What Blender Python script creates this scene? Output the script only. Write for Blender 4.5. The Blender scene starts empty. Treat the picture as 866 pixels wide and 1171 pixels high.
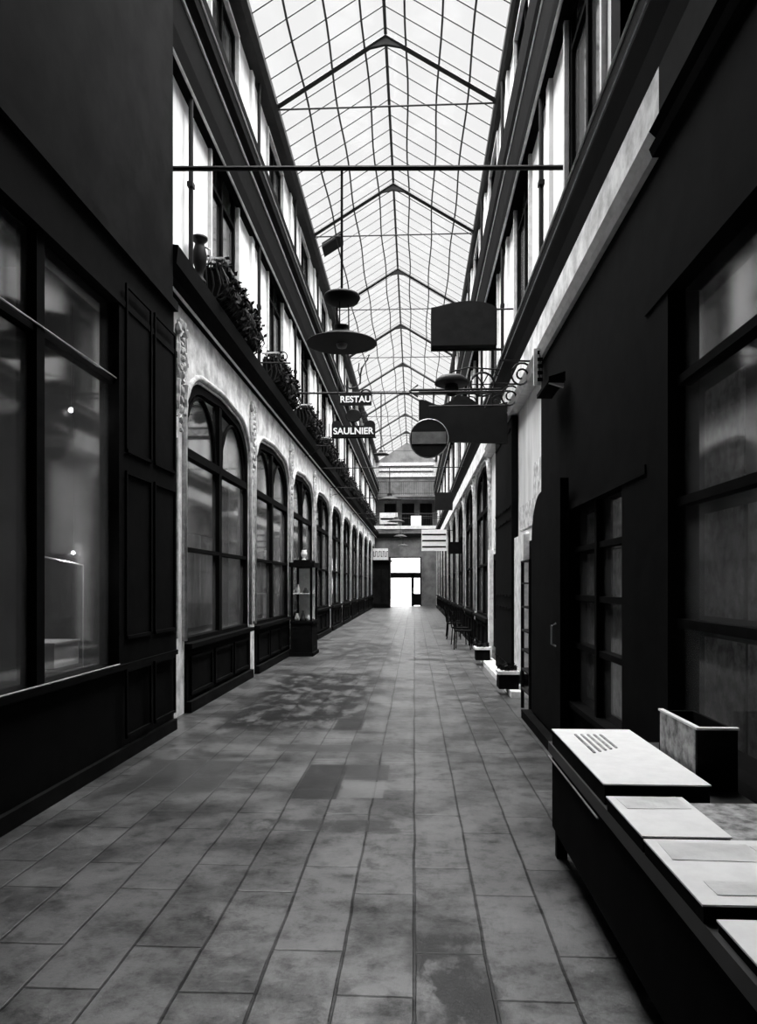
import bpy, bmesh, math, random
from mathutils import Vector, Matrix
random.seed(7)
S = bpy.context.scene
C = S.collection
PI = math.pi

# ------------------------------------------------------------ materials
def mat(name, col, rough=0.7, metal=0.0, noise=0.0, nscale=6.0, bump=0.0, spec=0.4, streak=False):
    m = bpy.data.materials.new(name); m.use_nodes = True
    nt = m.node_tree; N = nt.nodes; L = nt.links
    b = N['Principled BSDF']
    b.inputs['Base Color'].default_value = (col, col, col, 1)
    b.inputs['Roughness'].default_value = rough
    b.inputs['Metallic'].default_value = metal
    b.inputs['Specular IOR Level'].default_value = spec
    if noise > 0 or bump > 0:
        tc = N.new('ShaderNodeTexCoord'); mp = N.new('ShaderNodeMapping')
        mp.inputs['Scale'].default_value = (1, 1, 0.25) if streak else (1, 1, 1)
        nz = N.new('ShaderNodeTexNoise'); nz.inputs['Scale'].default_value = nscale
        nz.inputs['Detail'].default_value = 6; nz.inputs['Roughness'].default_value = 0.65
        L.new(tc.outputs['Object'], mp.inputs['Vector']); L.new(mp.outputs['Vector'], nz.inputs['Vector'])
        r = N.new('ShaderNodeValToRGB')
        a = max(0, col * (1 - noise)); c = min(1, col * (1 + noise * 0.6))
        r.color_ramp.elements[0].position = 0.35; r.color_ramp.elements[0].color = (a, a, a, 1)
        r.color_ramp.elements[1].position = 0.62; r.color_ramp.elements[1].color = (c, c, c, 1)
        L.new(nz.outputs['Fac'], r.inputs['Fac']); L.new(r.outputs['Color'], b.inputs['Base Color'])
        if bump > 0:
            bp = N.new('ShaderNodeBump'); bp.inputs['Strength'].default_value = bump
            bp.inputs['Distance'].default_value = 0.02
            L.new(nz.outputs['Fac'], bp.inputs['Height']); L.new(bp.outputs['Normal'], b.inputs['Normal'])
    return m

def glass(name, tint, refl, flat=False):
    m = bpy.data.materials.new(name); m.use_nodes = True
    nt = m.node_tree; N = nt.nodes; L = nt.links
    for n in list(N):
        if n.type == 'BSDF_PRINCIPLED': N.remove(n)
    out = [n for n in N if n.type == 'OUTPUT_MATERIAL'][0]
    t = N.new('ShaderNodeBsdfTransparent'); t.inputs[0].default_value = (tint, tint, tint, 1)
    g = N.new('ShaderNodeBsdfGlossy'); g.inputs['Roughness'].default_value = 0.06
    lw = N.new('ShaderNodeLayerWeight'); lw.inputs['Blend'].default_value = refl
    nz = N.new('ShaderNodeTexNoise'); nz.inputs['Scale'].default_value = 1.3
    bp = N.new('ShaderNodeBump'); bp.inputs['Strength'].default_value = 0.12; bp.inputs['Distance'].default_value = 0.05
    L.new(nz.outputs['Fac'], bp.inputs['Height']); L.new(bp.outputs['Normal'], g.inputs['Normal'])
    mx = N.new('ShaderNodeMixShader')
    if flat: mx.inputs['Fac'].default_value = refl
    else:
        lw.inputs['Blend'].default_value = 0.5
        pw = N.new('ShaderNodeMath'); pw.operation = 'POWER'; pw.inputs[1].default_value = 4; L.new(lw.outputs['Facing'], pw.inputs[0])
        ma = N.new('ShaderNodeMath'); ma.operation = 'MULTIPLY_ADD'; ma.inputs[1].default_value = 0.8; ma.inputs[2].default_value = 0.04
        L.new(pw.outputs[0], ma.inputs[0]); L.new(ma.outputs[0], mx.inputs['Fac'])
    L.new(t.outputs[0], mx.inputs[1]); L.new(g.outputs[0], mx.inputs[2])
    if flat: L.new(mx.outputs[0], out.inputs['Surface'])
    else:
        df = N.new('ShaderNodeBsdfDiffuse'); df.inputs[0].default_value = (0.5, 0.5, 0.5, 1)
        dn = N.new('ShaderNodeTexNoise'); dn.inputs['Scale'].default_value = 1.1; dn.inputs['Detail'].default_value = 5
        dr = N.new('ShaderNodeMapRange'); dr.inputs['From Min'].default_value = 0.35; dr.inputs['From Max'].default_value = 0.7
        dr.inputs['To Min'].default_value = 0.01; dr.inputs['To Max'].default_value = 0.10
        L.new(dn.outputs['Fac'], dr.inputs['Value'])
        m2 = N.new('ShaderNodeMixShader'); L.new(dr.outputs[0], m2.inputs['Fac']); L.new(mx.outputs[0], m2.inputs[1]); L.new(df.outputs[0], m2.inputs[2])
        L.new(m2.outputs[0], out.inputs['Surface'])
    return m

M = dict(
    plaster=mat('pale_plaster', 0.68, 0.85, noise=0.22, nscale=2.2, bump=0.15, streak=True),
    plaster_low=mat('weathered_plaster', 0.62, 0.85, noise=0.45, nscale=3.5, bump=0.3),
    relief=mat('carved_plaster', 0.42, 0.8, noise=0.4, nscale=8, bump=0.3),
    grey=mat('grey_plaster', 0.11, 0.85, noise=0.4, nscale=1.6, bump=0.2),
    cornice=mat('dark_cornice_paint', 0.004, 0.85, noise=0.3, nscale=5, spec=0.02),
    bead=mat('pale_bead_paint', 0.5, 0.6, noise=0.2),
    black=mat('black_painted_wood', 0.004, 0.85, noise=0.4, nscale=4, bump=0.1, spec=0.02),
    dim=mat('dim_wood_and_shade', 0.006, 0.85, noise=0.6, nscale=2, spec=0.02),  # dark wood; also carries shade on the near right wall and moulding
    wood=mat('dark_wood', 0.008, 0.5, noise=0.5, nscale=7, streak=True),
    iron=mat('black_iron', 0.005, 0.6, noise=0.3, spec=0.15),
    roofiron=mat('roof_iron', 0.02, 0.7, noise=0.3, spec=0.15),
    white=mat('white_card', 0.68, 0.7, noise=0.06, nscale=12),
    paper=mat('paper', 0.62, 0.8, noise=0.2, nscale=9),
    film=mat('milky_film', 0.6, 0.35, noise=0.15, nscale=5, bump=0.2),
    letter=mat('pale_letter_paint', 0.75, 0.5),
    sign=mat('dark_sign_enamel', 0.006, 0.6, noise=0.3, spec=0.1),
    disc=mat('grey_disc_enamel', 0.11, 0.45, noise=0.35, nscale=7),
    boxsign=mat('charcoal_sheet', 0.010, 0.8, noise=0.25, spec=0.05),
    leaf=mat('dark_foliage', 0.006, 0.8, noise=0.5, nscale=20, spec=0.08),
    curtain=mat('grey_curtain', 0.45, 0.9, noise=0.5, nscale=5, streak=True),
    poster=mat('faded_poster', 0.6, 0.8, noise=0.6, nscale=7),
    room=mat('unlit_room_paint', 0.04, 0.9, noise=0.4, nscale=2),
    stone=mat('pale_stone', 0.75, 0.7, noise=0.3),
    street=mat('street_stone', 0.6, 0.8, noise=0.2),
    print_grey=mat('print_grey', 0.25, 0.8, noise=0.7, nscale=14),
    metal=mat('worn_metal_edge', 0.35, 0.4, metal=0.6, noise=0.3),
    skyglass=glass('skylight_glass', 0.97, 0.03, True),
    glass=glass('shop_glass', 0.75, 0.18),
)
bulb = bpy.data.materials.new('lit_bulb'); bulb.use_nodes = True
_b = bulb.node_tree.nodes['Principled BSDF']; _b.inputs['Emission Color'].default_value = (1, 1, 1, 1); _b.inputs['Emission Strength'].default_value = 4

def floor_mat():
    m = bpy.data.materials.new('worn_floor_slabs'); m.use_nodes = True
    nt = m.node_tree; N = nt.nodes; L = nt.links; b = N['Principled BSDF']
    tc = N.new('ShaderNodeTexCoord')
    def noise(scale, detail=5, vec=None, rough=0.6):
        n = N.new('ShaderNodeTexNoise'); n.inputs['Scale'].default_value = scale; n.inputs['Detail'].default_value = detail
        n.inputs['Roughness'].default_value = rough
        L.new(vec or tc.outputs['Object'], n.inputs['Vector']); return n
    # slightly wavering joints
    wv = noise(0.9, 3)
    add = N.new('ShaderNodeMixRGB'); add.blend_type = 'LINEAR_LIGHT'; add.inputs['Fac'].default_value = 0.018
    L.new(tc.outputs['Object'], add.inputs[1]); L.new(wv.outputs['Color'], add.inputs[2])
    mp = N.new('ShaderNodeMapping'); mp.inputs['Rotation'].default_value = (0, 0, PI / 2)
    L.new(add.outputs[0], mp.inputs['Vector'])
    br = N.new('ShaderNodeTexBrick'); L.new(mp.outputs[0], br.inputs['Vector'])
    br.inputs['Scale'].default_value = 1.0; br.inputs['Brick Width'].default_value = 0.95; br.inputs['Row Height'].default_value = 0.31
    br.inputs['Mortar Size'].default_value = 0.008; br.inputs['Mortar Smooth'].default_value = 0.4
    br.offset = 0.37
    br.inputs['Color1'].default_value = (0.046, 0.046, 0.046, 1); br.inputs['Color2'].default_value = (0.033, 0.033, 0.033, 1)
    br.inputs['Mortar'].default_value = (0.014, 0.014, 0.014, 1)
    n1 = noise(1.6, 8); n2 = noise(7, 9, None, 0.8); n3 = noise(0.5, 3)
    def ramp(src, p0, v0, p1, v1):
        r = N.new('ShaderNodeValToRGB'); r.color_ramp.elements[0].position = p0; r.color_ramp.elements[0].color = (v0, v0, v0, 1)
        r.color_ramp.elements[1].position = p1; r.color_ramp.elements[1].color = (v1, v1, v1, 1); L.new(src, r.inputs['Fac']); return r.outputs['Color']
    def mul(a, c, f=1.0):
        x = N.new('ShaderNodeMixRGB'); x.blend_type = 'MULTIPLY'; x.inputs['Fac'].default_value = f
        L.new(a, x.inputs[1]); L.new(c, x.inputs[2]); return x.outputs[0]
    col = mul(br.outputs['Color'], ramp(n1.outputs['Fac'], 0.35, 0.5, 0.62, 1.1))
    col = mul(col, ramp(n2.outputs['Fac'], 0.38, 0.45, 0.6, 1.3))
    sep = N.new('ShaderNodeSeparateXYZ'); L.new(add.outputs[0], sep.inputs[0])
    def rng(src, a, c, soft):
        r1 = N.new('ShaderNodeMapRange'); r1.interpolation_type = 'SMOOTHSTEP'
        r1.inputs['From Min'].default_value = a - soft; r1.inputs['From Max'].default_value = a + soft
        L.new(src, r1.inputs['Value'])
        r2 = N.new('ShaderNodeMapRange'); r2.interpolation_type = 'SMOOTHSTEP'
        r2.inputs['From Min'].default_value = c - soft; r2.inputs['From Max'].default_value = c + soft
        r2.inputs['To Min'].default_value = 1; r2.inputs['To Max'].default_value = 0
        L.new(src, r2.inputs['Value'])
        mm = N.new('ShaderNodeMath'); mm.operation = 'MULTIPLY'; L.new(r1.outputs[0], mm.inputs[0]); L.new(r2.outputs[0], mm.inputs[1]); return mm.outputs[0]
    def patch(col, x0, x1, y0, y1, val, soft=0.01, tex=None):
        mm = N.new('ShaderNodeMath'); mm.operation = 'MULTIPLY'
        L.new(rng(sep.outputs[0], x0, x1, soft), mm.inputs[0]); L.new(rng(sep.outputs[1], y0, y1, soft), mm.inputs[1])
        f = mm.outputs[0]
        if tex is not None:
            m2 = N.new('ShaderNodeMath'); m2.operation = 'MULTIPLY'; L.new(f, m2.inputs[0]); L.new(tex, m2.inputs[1]); f = m2.outputs[0]
        x = N.new('ShaderNodeMixRGB'); L.new(f, x.inputs[0]); L.new(col, x.inputs[1]); x.inputs[2].default_value = (val, val, val, 1)
        return x.outputs[0]
    mp2 = N.new('ShaderNodeMapping'); mp2.inputs['Scale'].default_value = (2.2, 1.1, 1); L.new(tc.outputs['Object'], mp2.inputs['Vector'])
    n4 = noise(1.8, 8, mp2.outputs[0], 0.7)
    bl = ramp(n4.outputs['Fac'], 0.42, 0.0, 0.52, 1.0)
    col = patch(col, -2.3, -0.55, 8.0, 13.2, 0.006, 0.25, bl)      # broken dark asphalt repair
    col = patch(col, -1.9, -0.3, 15.0, 20.0, 0.012, 0.4, bl)
    col = patch(col, -0.92, -0.58, 5.45, 6.5, 0.010)
    col = patch(col, -0.58, -0.22, 6.0, 6.5, 0.014)
    col = patch(col, -0.56, -0.24, 5.5, 5.95, 0.055)
    col = patch(col, -0.9, -0.58, 8.05, 8.75, 0.008)
    col = patch(col, -1.35, -0.1, 7.0, 7.3, 0.02)
    col = patch(col, -1.3, -0.1, 4.72, 4.98, 0.014, 0.03, bl)
    col = patch(col, -2.35, -1.55, 5.6, 6.6, 0.022, 0.03)
    col = patch(col, -0.15, 0.6, 15.4, 15.9, 0.01, 0.1)
    col = patch(col, -0.02, 0.35, 2.5, 3.4, 0.01, 0.05, bl)
    L.new(col, b.inputs['Base Color'])
    rr = ramp(n1.outputs['Fac'], 0.35, 0.30, 0.65, 0.42); L.new(rr, b.inputs['Roughness'])
    sm = N.new('ShaderNodeMapRange'); sm.inputs['From Min'].default_value = 0.006; sm.inputs['From Max'].default_value = 0.035
    sm.inputs['To Min'].default_value = 0.12; sm.inputs['To Max'].default_value = 1.0
    L.new(col, sm.inputs['Value']); L.new(sm.outputs[0], b.inputs['Specular IOR Level'])
    ad = N.new('ShaderNodeMath'); ad.operation = 'ADD'
    mm = N.new('ShaderNodeMath'); mm.operation = 'MULTIPLY'; mm.inputs[1].default_value = 0.5
    L.new(n2.outputs['Fac'], mm.inputs[0]); L.new(mm.outputs[0], ad.inputs[0])
    inv = N.new('ShaderNodeMath'); inv.operation = 'SUBTRACT'; inv.inputs[0].default_value = 1; L.new(br.outputs['Fac'], inv.inputs[1])
    L.new(inv.outputs[0], ad.inputs[1])
    bp = N.new('ShaderNodeBump'); bp.inputs['Strength'].default_value = 0.35; bp.inputs['Distance'].default_value = 0.02
    L.new(ad.outputs[0], bp.inputs['Height']); L.new(bp.outputs['Normal'], b.inputs['Normal'])
    return m
M['floor'] = floor_mat()

# ------------------------------------------------------------ mesh helpers
class MB:
    def __init__(s): s.bm = bmesh.new()
    def box(s, x0, x1, y0, y1, z0, z1):
        v = [s.bm.verts.new(p) for p in ((x0,y0,z0),(x1,y0,z0),(x1,y1,z0),(x0,y1,z0),(x0,y0,z1),(x1,y0,z1),(x1,y1,z1),(x0,y1,z1))]
        for f in ((0,3,2,1),(4,5,6,7),(0,1,5,4),(1,2,6,5),(2,3,7,6),(3,0,4,7)): s.bm.faces.new([v[i] for i in f])
        return s
    def prism(s, pts, axis, a, b):
        """closed outline pts (2D) extruded along axis from a to b. axis 'x': pts=(y,z); 'y': pts=(x,z); 'z': pts=(x,y)"""
        def P(p, t):
            return {'x': (t, p[0], p[1]), 'y': (p[0], t, p[1]), 'z': (p[0], p[1], t)}[axis]
        A = [s.bm.verts.new(P(p, a)) for p in pts]; B = [s.bm.verts.new(P(p, b)) for p in pts]
        n = len(pts)
        f1 = s.bm.faces.new(A); f2 = s.bm.faces.new(B[::-1])
        for i in range(n): s.bm.faces.new((A[i], B[i], B[(i+1) % n], A[(i+1) % n]))
        f1.normal_update(); f2.normal_update()
        bmesh.ops.triangulate(s.bm, faces=[f1, f2], ngon_method='EAR_CLIP')
        return s
    def tube(s, pts, r, n=8, closed=False):
        pts = [Vector(p) for p in pts]; rings = []
        k = len(pts)
        for i, p in enumerate(pts):
            if closed: d = pts[(i+1) % k] - pts[i-1]
            else: d = pts[min(i+1, k-1)] - pts[max(i-1, 0)]
            d.normalize(); up = Vector((0, 0, 1)) if abs(d.z) < 0.9 else Vector((1, 0, 0))
            a = d.cross(up).normalized(); b = d.cross(a).normalized()
            rr = r[i] if isinstance(r, (list, tuple)) else r
            rings.append([s.bm.verts.new(p + a * math.cos(t*2*PI/n) * rr + b * math.sin(t*2*PI/n) * rr) for t in range(n)])
        for i in range(k if closed else k-1):
            A, B = rings[i], rings[(i+1) % k]
            for t in range(n): s.bm.faces.new((A[t], A[(t+1) % n], B[(t+1) % n], B[t]))
        if not closed:
            s.bm.faces.new(rings[0][::-1]); s.bm.faces.new(rings[-1])
        return s
    def lathe(s, prof, c=(0,0,0), n=28):
        """prof: list of (r,z) from bottom to top around the vertical through c"""
        rings = []
        for r, z in prof:
            if r < 1e-5: rings.append([s.bm.verts.new((c[0], c[1], c[2]+z))])
            else: rings.append([s.bm.verts.new((c[0]+r*math.cos(2*PI*t/n), c[1]+r*math.sin(2*PI*t/n), c[2]+z)) for t in range(n)])
        for A, B in zip(rings, rings[1:]):
            for t in range(n):
                q = [A[t % len(A)], A[(t+1) % len(A)], B[(t+1) % len(B)], B[t % len(B)]]
                u = []
                for v in q:
                    if v not in u: u.append(v)
                if len(u) > 2: s.bm.faces.new(u)
        if len(rings[0]) > 1: s.bm.faces.new(rings[0][::-1])
        if len(rings[-1]) > 1: s.bm.faces.new(rings[-1])
        return s
    def blob(s, c, r, sub=2, jit=0.0, scale=(1,1,1)):
        g = bmesh.ops.create_icosphere(s.bm, subdivisions=sub, radius=r)
        for v in g['verts']:
            k = 1 + random.uniform(-jit, jit)
            v.co = Vector((v.co.x*scale[0]*k + c[0], v.co.y*scale[1]*k + c[1], v.co.z*scale[2]*k + c[2]))
        return s
    def build(s, name, m, parent=None, smooth=False, bevel=0.0):
        bm = s.bm
        bmesh.ops.recalc_face_normals(bm, faces=bm.faces)
        me = bpy.data.meshes.new(name); bm.to_mesh(me); bm.free()
        me.materials.append(M[m] if isinstance(m, str) else m)
        if smooth:
            for p in me.polygons: p.use_smooth = True
        o = bpy.data.objects.new(name, me); C.objects.link(o)
        if parent:
            o.parent = parent
            o.location = -parent.location if parent.parent is None else Vector((0, 0, 0))
        if bevel:
            md = o.modifiers.new('bevel', 'BEVEL'); md.width = bevel; md.segments = 2; md.limit_method = 'ANGLE'
        return o

def tag(o, label, cat, group=None, kind=None):
    o['label'] = label; o['category'] = cat
    if group: o['group'] = group
    if kind: o['kind'] = kind
    return o
def empty(name, loc, label, cat, group=None):
    o = bpy.data.objects.new(name, None); o.location = loc; o.empty_display_size = 0.2; C.objects.link(o)
    return tag(o, label, cat, group)
def structure(o):
    o['kind'] = 'structure'; return o
def copy_tree(o, parent=None):
    c = o.copy(); C.objects.link(c)
    if parent: c.parent = parent
    for ch in list(o.children): copy_tree(ch, c)
    return c
ORD = ['nearest', 'second', 'third', 'fourth', 'fifth', 'sixth', 'seventh', 'eighth', 'ninth', 'tenth', 'eleventh', 'farthest']

XL, XR = -2.85, 1.65        # pale walls
ZE, ZR = 10.70, 11.95       # eave and ridge
XEL, XER, XRG = -2.58, 1.50, -0.54
YG, YF = 6.3, 54.0         # near and far end of the arcade

# ------------------------------------------------------------ floor, street
structure(MB().box(-5.2, 4.2, -3.0, YF + 0.3, -0.12, 0.0).build('floor', 'floor'))
structure(MB().box(-12, 11, YF + 0.3, YF + 16, -0.14, -0.02).build('ground', 'street'))
# pale building across the street beyond the far entrance
ac = empty('apartment_building', (0, YF + 14, 0), 'pale stone building across the street, seen bright through the far entrance', 'building')
MB().box(-11, 10, YF + 13, YF + 14, -0.02, 9).build('wall', 'street', ac)
for i in range(4):
    x = -8 + i * 5
    MB().box(x, x + 1.3, YF + 12.96, YF + 13.02, 4.0, 6.4).build('window', 'grey', ac)

# ------------------------------------------------------------ arcade walls (one bay of the ground storey)
def arch_pts(y0, y1, zs, zt, n=10):
    """basket arch outline from (y0,zs) over to (y1,zs)"""
    w = (y1 - y0) / 2; r = min(zt - zs, w * 0.8); rx = 0.85
    pts = []
    for i in range(n + 1):
        a = PI - (PI / 2) * i / n
        pts.append((y0 + rx + math.cos(a) * rx, zs + math.sin(a) * (zt - zs - 0.06)))
    pts.append(((y0 + y1) / 2, zt))
    for i in range(n + 1):
        a = PI / 2 - (PI / 2) * i / n
        pts.append((y1 - rx + math.cos(a) * rx, zs + math.sin(a) * (zt - zs - 0.06)))
    return pts
def arcade_wall(name, x, sgn, bays, ylast, ztop, m):
    """wall slab with arched openings; sgn=-1 left (thickness away from the passage)"""
    mb = MB()
    for (b0, o0, o1, b1) in bays:
        pts = [(b0, 0), (b0, ztop), (b1, ztop), (b1, 0), (o1, 0), (o1, 3.6)]
        arc = arch_pts(o0, o1, 3.6, 4.33)[::-1]
        pts += arc[1:-1] + [(o0, 3.6), (o0, 0)]
        mb.prism(pts, 'x', x, x + sgn * 0.35)
    return mb
LB = [(8.55 + 4*k if k else 8.6, 9.0 + 4*k, 12.55 + 4*k, 12.6 + 4*k - 0.05 if False else 12.55 + 4*k) for k in range(1)]
LB = []
for k in range(11):
    b0 = 8.0 if k == 0 else 8.775 + 4*k; b1 = 12.775 + 4*k
    LB.append((b0, 9.0 + 4*k, 12.55 + 4*k, min(b1, 53.9)))
RB = []
for k in range(9):
    b0 = 15.3 + 4*k; RB.append((b0, b0 + 0.42, b0 + 4.0 - 0.12, b0 + 4.0))
wl = structure(arcade_wall('wall_left', XL, -1, LB, 54, 5.05, 'plaster_low').build('wall_left', 'plaster_low'))
wr = structure(arcade_wall('wall_right', 1.60, 1, RB, 54, 5.05, 'plaster_low').box(1.60, 1.95, 51.3, 54, 0, 5.05).build('wall_right', 'plaster_low'))

# moulding round each arch and carved reliefs on each pier
def arch_trim(x, sgn, o0, o1, parent):
    pts = [(x - sgn*0.0, o0 - 0.05, 0.9)] + [(x, p[0], p[1]) for p in arch_pts(o0 - 0.05, o1 + 0.05, 3.6, 4.40)] + [(x, o1 + 0.05, 0.9)]
    return MB().tube(pts, 0.045, 6).build('arch_moulding', 'relief', parent, smooth=True)
def relief(x, sgn, y, parent):
    mb = MB(); xs = x - sgn * 0.03
    mb.tube([(xs + (-sgn)*0.02*0, y + math.sin(t)*0.15, 4.35 + math.cos(t)*0.30) for t in [i*2*PI/16 for i in range(16)]], 0.035, 6, closed=True)
    for i in range(14):
        a = i * 2.4; r = 0.05 + 0.008 * i
        mb.blob((xs, y + math.cos(a)*r, 4.35 + math.sin(a)*r*1.6), 0.045, 1, 0.15)
    for s in (-1, 1):
        mb.tube([(xs, y + s*(0.15 + 0.04*math.sin(t*3)), 4.05 - 0.09*t) for t in range(6)], [0.045,0.04,0.035,0.03,0.025,0.015], 6)
    for i in range(5): mb.blob((xs, y, 3.95 - 0.12*i), 0.055 - 0.006*i, 1, 0.2, (0.8,1,1.3))
    for i in range(5): mb.blob((xs, y + (i-2)*0.06, 4.75 - 0.02*abs(i-2)**2), 0.05, 1, 0.2, (1,1,1.6))
    # shaft panel
    for s in (-1, 1): mb.box(min(x, xs), max(x, xs), y + s*0.12 - 0.015, y + s*0.12 + 0.015, 0.95, 3.35)
    return mb.build('relief', 'relief', parent, smooth=False)
for (b0, o0, o1, b1) in LB: arch_trim(XL + 0.01, -1, o0, o1, wl)
for y in [8.80] + [12.775 + 4*k for k in range(10)]: relief(XL, -1, y, wl)
for (b0, o0, o1, b1) in RB: arch_trim(1.59, 1, o0, o1, wr)
for y in [15.5 + 4*k for k in range(9)]: relief(1.60, 1, y, wr)

# ---- upper walls with real window openings
def upper_wall(name, x, sgn, y0, y1, wins, zlo, parts, m):
    """parts: list of (z0,z1) window rows"""
    mb = MB(); a, b = sorted((x, x + sgn*0.35))
    zs = [zlo]
    for z0, z1 in parts: zs += [z0, z1]
    zs.append(ZE)
    for i in range(0, len(zs), 2): mb.box(a, b, y0, y1, zs[i], zs[i+1])
    for z0, z1 in parts:
        p = y0
        for w0, w1 in wins:
            mb.box(a, b, p, w0, z0, z1); p = w1
        mb.box(a, b, p, y1, z0, z1)
    return structure(mb.build(name, m))
LW = [(10.1 + 4*k, 11.65 + 4*k) for k in range(11)]
RW = [(6.45 + 4.0*k, 7.95 + 4.0*k) for k in range(12)]
ROWS = [(5.45, 7.95), (8.95, 10.35)]
upper_wall('wall_left_upper', XL, -1, 8.0, 54, LW, 5.05, ROWS, 'plaster')
upper_wall('wall_right_upper', XR, 1, 5.7, 54, RW, 5.05, ROWS, 'plaster')
# near stretches in dark colour; roof shade is put into the right one
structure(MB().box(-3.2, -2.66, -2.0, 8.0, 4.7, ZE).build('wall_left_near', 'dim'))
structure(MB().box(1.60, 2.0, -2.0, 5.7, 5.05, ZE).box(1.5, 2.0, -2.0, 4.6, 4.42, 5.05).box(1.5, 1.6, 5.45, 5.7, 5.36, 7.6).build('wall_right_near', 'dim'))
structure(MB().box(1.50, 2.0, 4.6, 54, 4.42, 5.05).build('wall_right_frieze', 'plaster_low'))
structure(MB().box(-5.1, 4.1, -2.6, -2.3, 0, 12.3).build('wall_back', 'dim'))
# rooms behind the walls
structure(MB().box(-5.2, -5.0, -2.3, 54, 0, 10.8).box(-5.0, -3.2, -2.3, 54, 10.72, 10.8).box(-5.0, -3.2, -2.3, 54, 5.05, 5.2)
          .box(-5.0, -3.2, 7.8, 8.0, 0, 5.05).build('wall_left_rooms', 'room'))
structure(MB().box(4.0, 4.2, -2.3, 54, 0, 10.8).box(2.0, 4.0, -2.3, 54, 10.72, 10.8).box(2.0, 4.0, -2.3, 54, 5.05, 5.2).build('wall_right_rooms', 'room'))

# ------------------------------------------------------------ windows of the upper storeys
wn = [0]
def upper_window(x, sgn, y0, y1, z0, z1, src=None):
    wn[0] += 1
    if src:
        o = copy_tree(src); o.name = 'window_%d' % wn[0]; o.location = (x, y0, z0); return o
    mb = MB(); w = y1 - y0; h = z1 - z0; d0, d1 = sorted((sgn*0.015, sgn*0.09))
    mb.box(d0, d1, 0, 0.07, 0, h); mb.box(d0, d1, w-0.07, w, 0, h); mb.box(d0, d1, 0.07, w-0.07, h-0.07, h); mb.box(d0, d1, 0.07, w-0.07, 0, 0.08)
    mb.box(d0, d1, w/2-0.04, w/2+0.04, 0.08, h-0.07)
    if h > 2: mb.box(d0, d1, 0.07, w-0.07, h*0.72, h*0.72+0.05)
    o = structure(mb.build('window_%d' % wn[0], 'dim')); o.location = (x, y0, z0)
    e0, e1 = sorted((sgn*0.055, sgn*0.065))
    p = MB().box(e0, e1, 0.05, w-0.05, 0.06, h-0.05).build('window_pane', 'glass'); p.parent = o
    s0, s1 = sorted((-sgn*0.05, sgn*0.06))
    q = MB().box(s0, s1, -0.06, 0.0, 0, h).box(s0, s1, w, w+0.06, 0, h).box(s0, s1, -0.06, w+0.06, h, h+0.06).build('window_surround', 'bead'); q.parent = o
    r0, r1 = sorted((sgn*0.30, sgn*0.33))
    if h > 2:
        mbc = MB()
        for s in (0, 1):
            ys = [0.08 + s*(w/2) + j*(w/2-0.12)/12 for j in range(13)]
            pts = [(sgn*(0.30 + 0.02*(j % 2)), ys[j]) for j in range(13)]
            pts += [(px + sgn*0.012, py) for px, py in reversed(pts)]
            mbc.prism(pts, 'z', 0.05, h-0.1)
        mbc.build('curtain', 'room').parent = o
    return o
src = {}
for sgn, x, wins in ((-1, XL, LW), (1, XR, RW)):
    for r, (z0, z1) in enumerate(ROWS):
        for (y0, y1) in wins:
            if y1 > 53.5: continue
            k = (sgn, r)
            o = upper_window(x, sgn, y0, y1, z0, z1, src.get(k))
            src.setdefault(k, o)

# ------------------------------------------------------------ arched shop windows of the ground storey
def arch_window(x, sgn, o0, o1, src=None, y=0):
    wn[0] += 1
    if src:
        o = copy_tree(src); o.name = 'window_%d' % wn[0]; o.location = (x, y, 0); return o
    w = o1 - o0; d0, d1 = sorted((sgn*0.015, sgn*0.12))
    mb = MB()
    outer = [(0, 0.8)] + [(p[0], p[1]) for p in arch_pts(0, w, 3.6, 4.33)] + [(w, 0.8)]
    t = 0.11
    inner = [(t, 0.9)] + arch_pts(t, w - t, 3.55, 4.22) + [(w - t, 0.9)]
    for i in range(len(outer)-1):
        mb.prism([outer[i], outer[i+1], inner[i+1], inner[i]], 'x', d0, d1)
    mb.box(d0, d1, 0, w, 0.8, 0.92)
    mb.box(d0, d1, w*0.5-0.07, w*0.5+0.07, 0.92, 4.2)
    mb.box(d0, d1, 0.1, w-0.1, 3.22, 3.33)
    mb.box(d0, d1, 0.1, w-0.1, 2.02, 2.07)
    o = structure(mb.build('window_%d' % wn[0], 'black')); o.location = (x, y, 0)
    # curved tracery above the transom
    tr = MB()
    for s in (0, 1):
        c0 = w*0.25 + s*w*0.5
        tr.tube([(sgn*0.06, c0 + math.cos(a)*w*0.2, 3.33 + math.sin(a)*0.78) for a in [PI*i/12 for i in range(13)]], 0.03, 6)
    tr.build('tracery', 'black').parent = o
    e0, e1 = sorted((sgn*0.07, sgn*0.08))
    pts = [(0.05, 0.85)] + arch_pts(0.05, w-0.05, 3.6, 4.28) + [(w-0.05, 0.85)]
    MB().prism(pts, 'x', e0, e1).build('window_pane', 'glass').parent = o
    # stall riser below the window
    r0, r1 = sorted((sgn*-0.03, sgn*0.25))
    rs = MB().box(r0, r1, 0, w, 0, 0.8)
    q0, q1 = sorted((sgn*-0.06, sgn*-0.03))
    for j in range(3):
        a = 0.12 + j*(w-0.2)/3; b = a + (w-0.2)/3 - 0.12
        rs.box(q0, q1, a, b, 0.20, 0.24).box(q0, q1, a, b, 0.66, 0.70).box(q0, q1, a, a+0.04, 0.24, 0.66).box(q0, q1, b-0.04, b, 0.24, 0.66)
    rs.build('stall_riser', 'black').parent = o
    k0, k1 = sorted((sgn*-0.10, sgn*0.2))
    MB().box(k0, k1, 0, w, 0.80, 0.86).build('sill', 'black').parent = o
    k0, k1 = sorted((sgn*-0.09, sgn*-0.03))
    MB().box(k0, k1, 0, w, 0.0, 0.14).build('plinth', 'dim').parent = o
    return o
la = None
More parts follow.
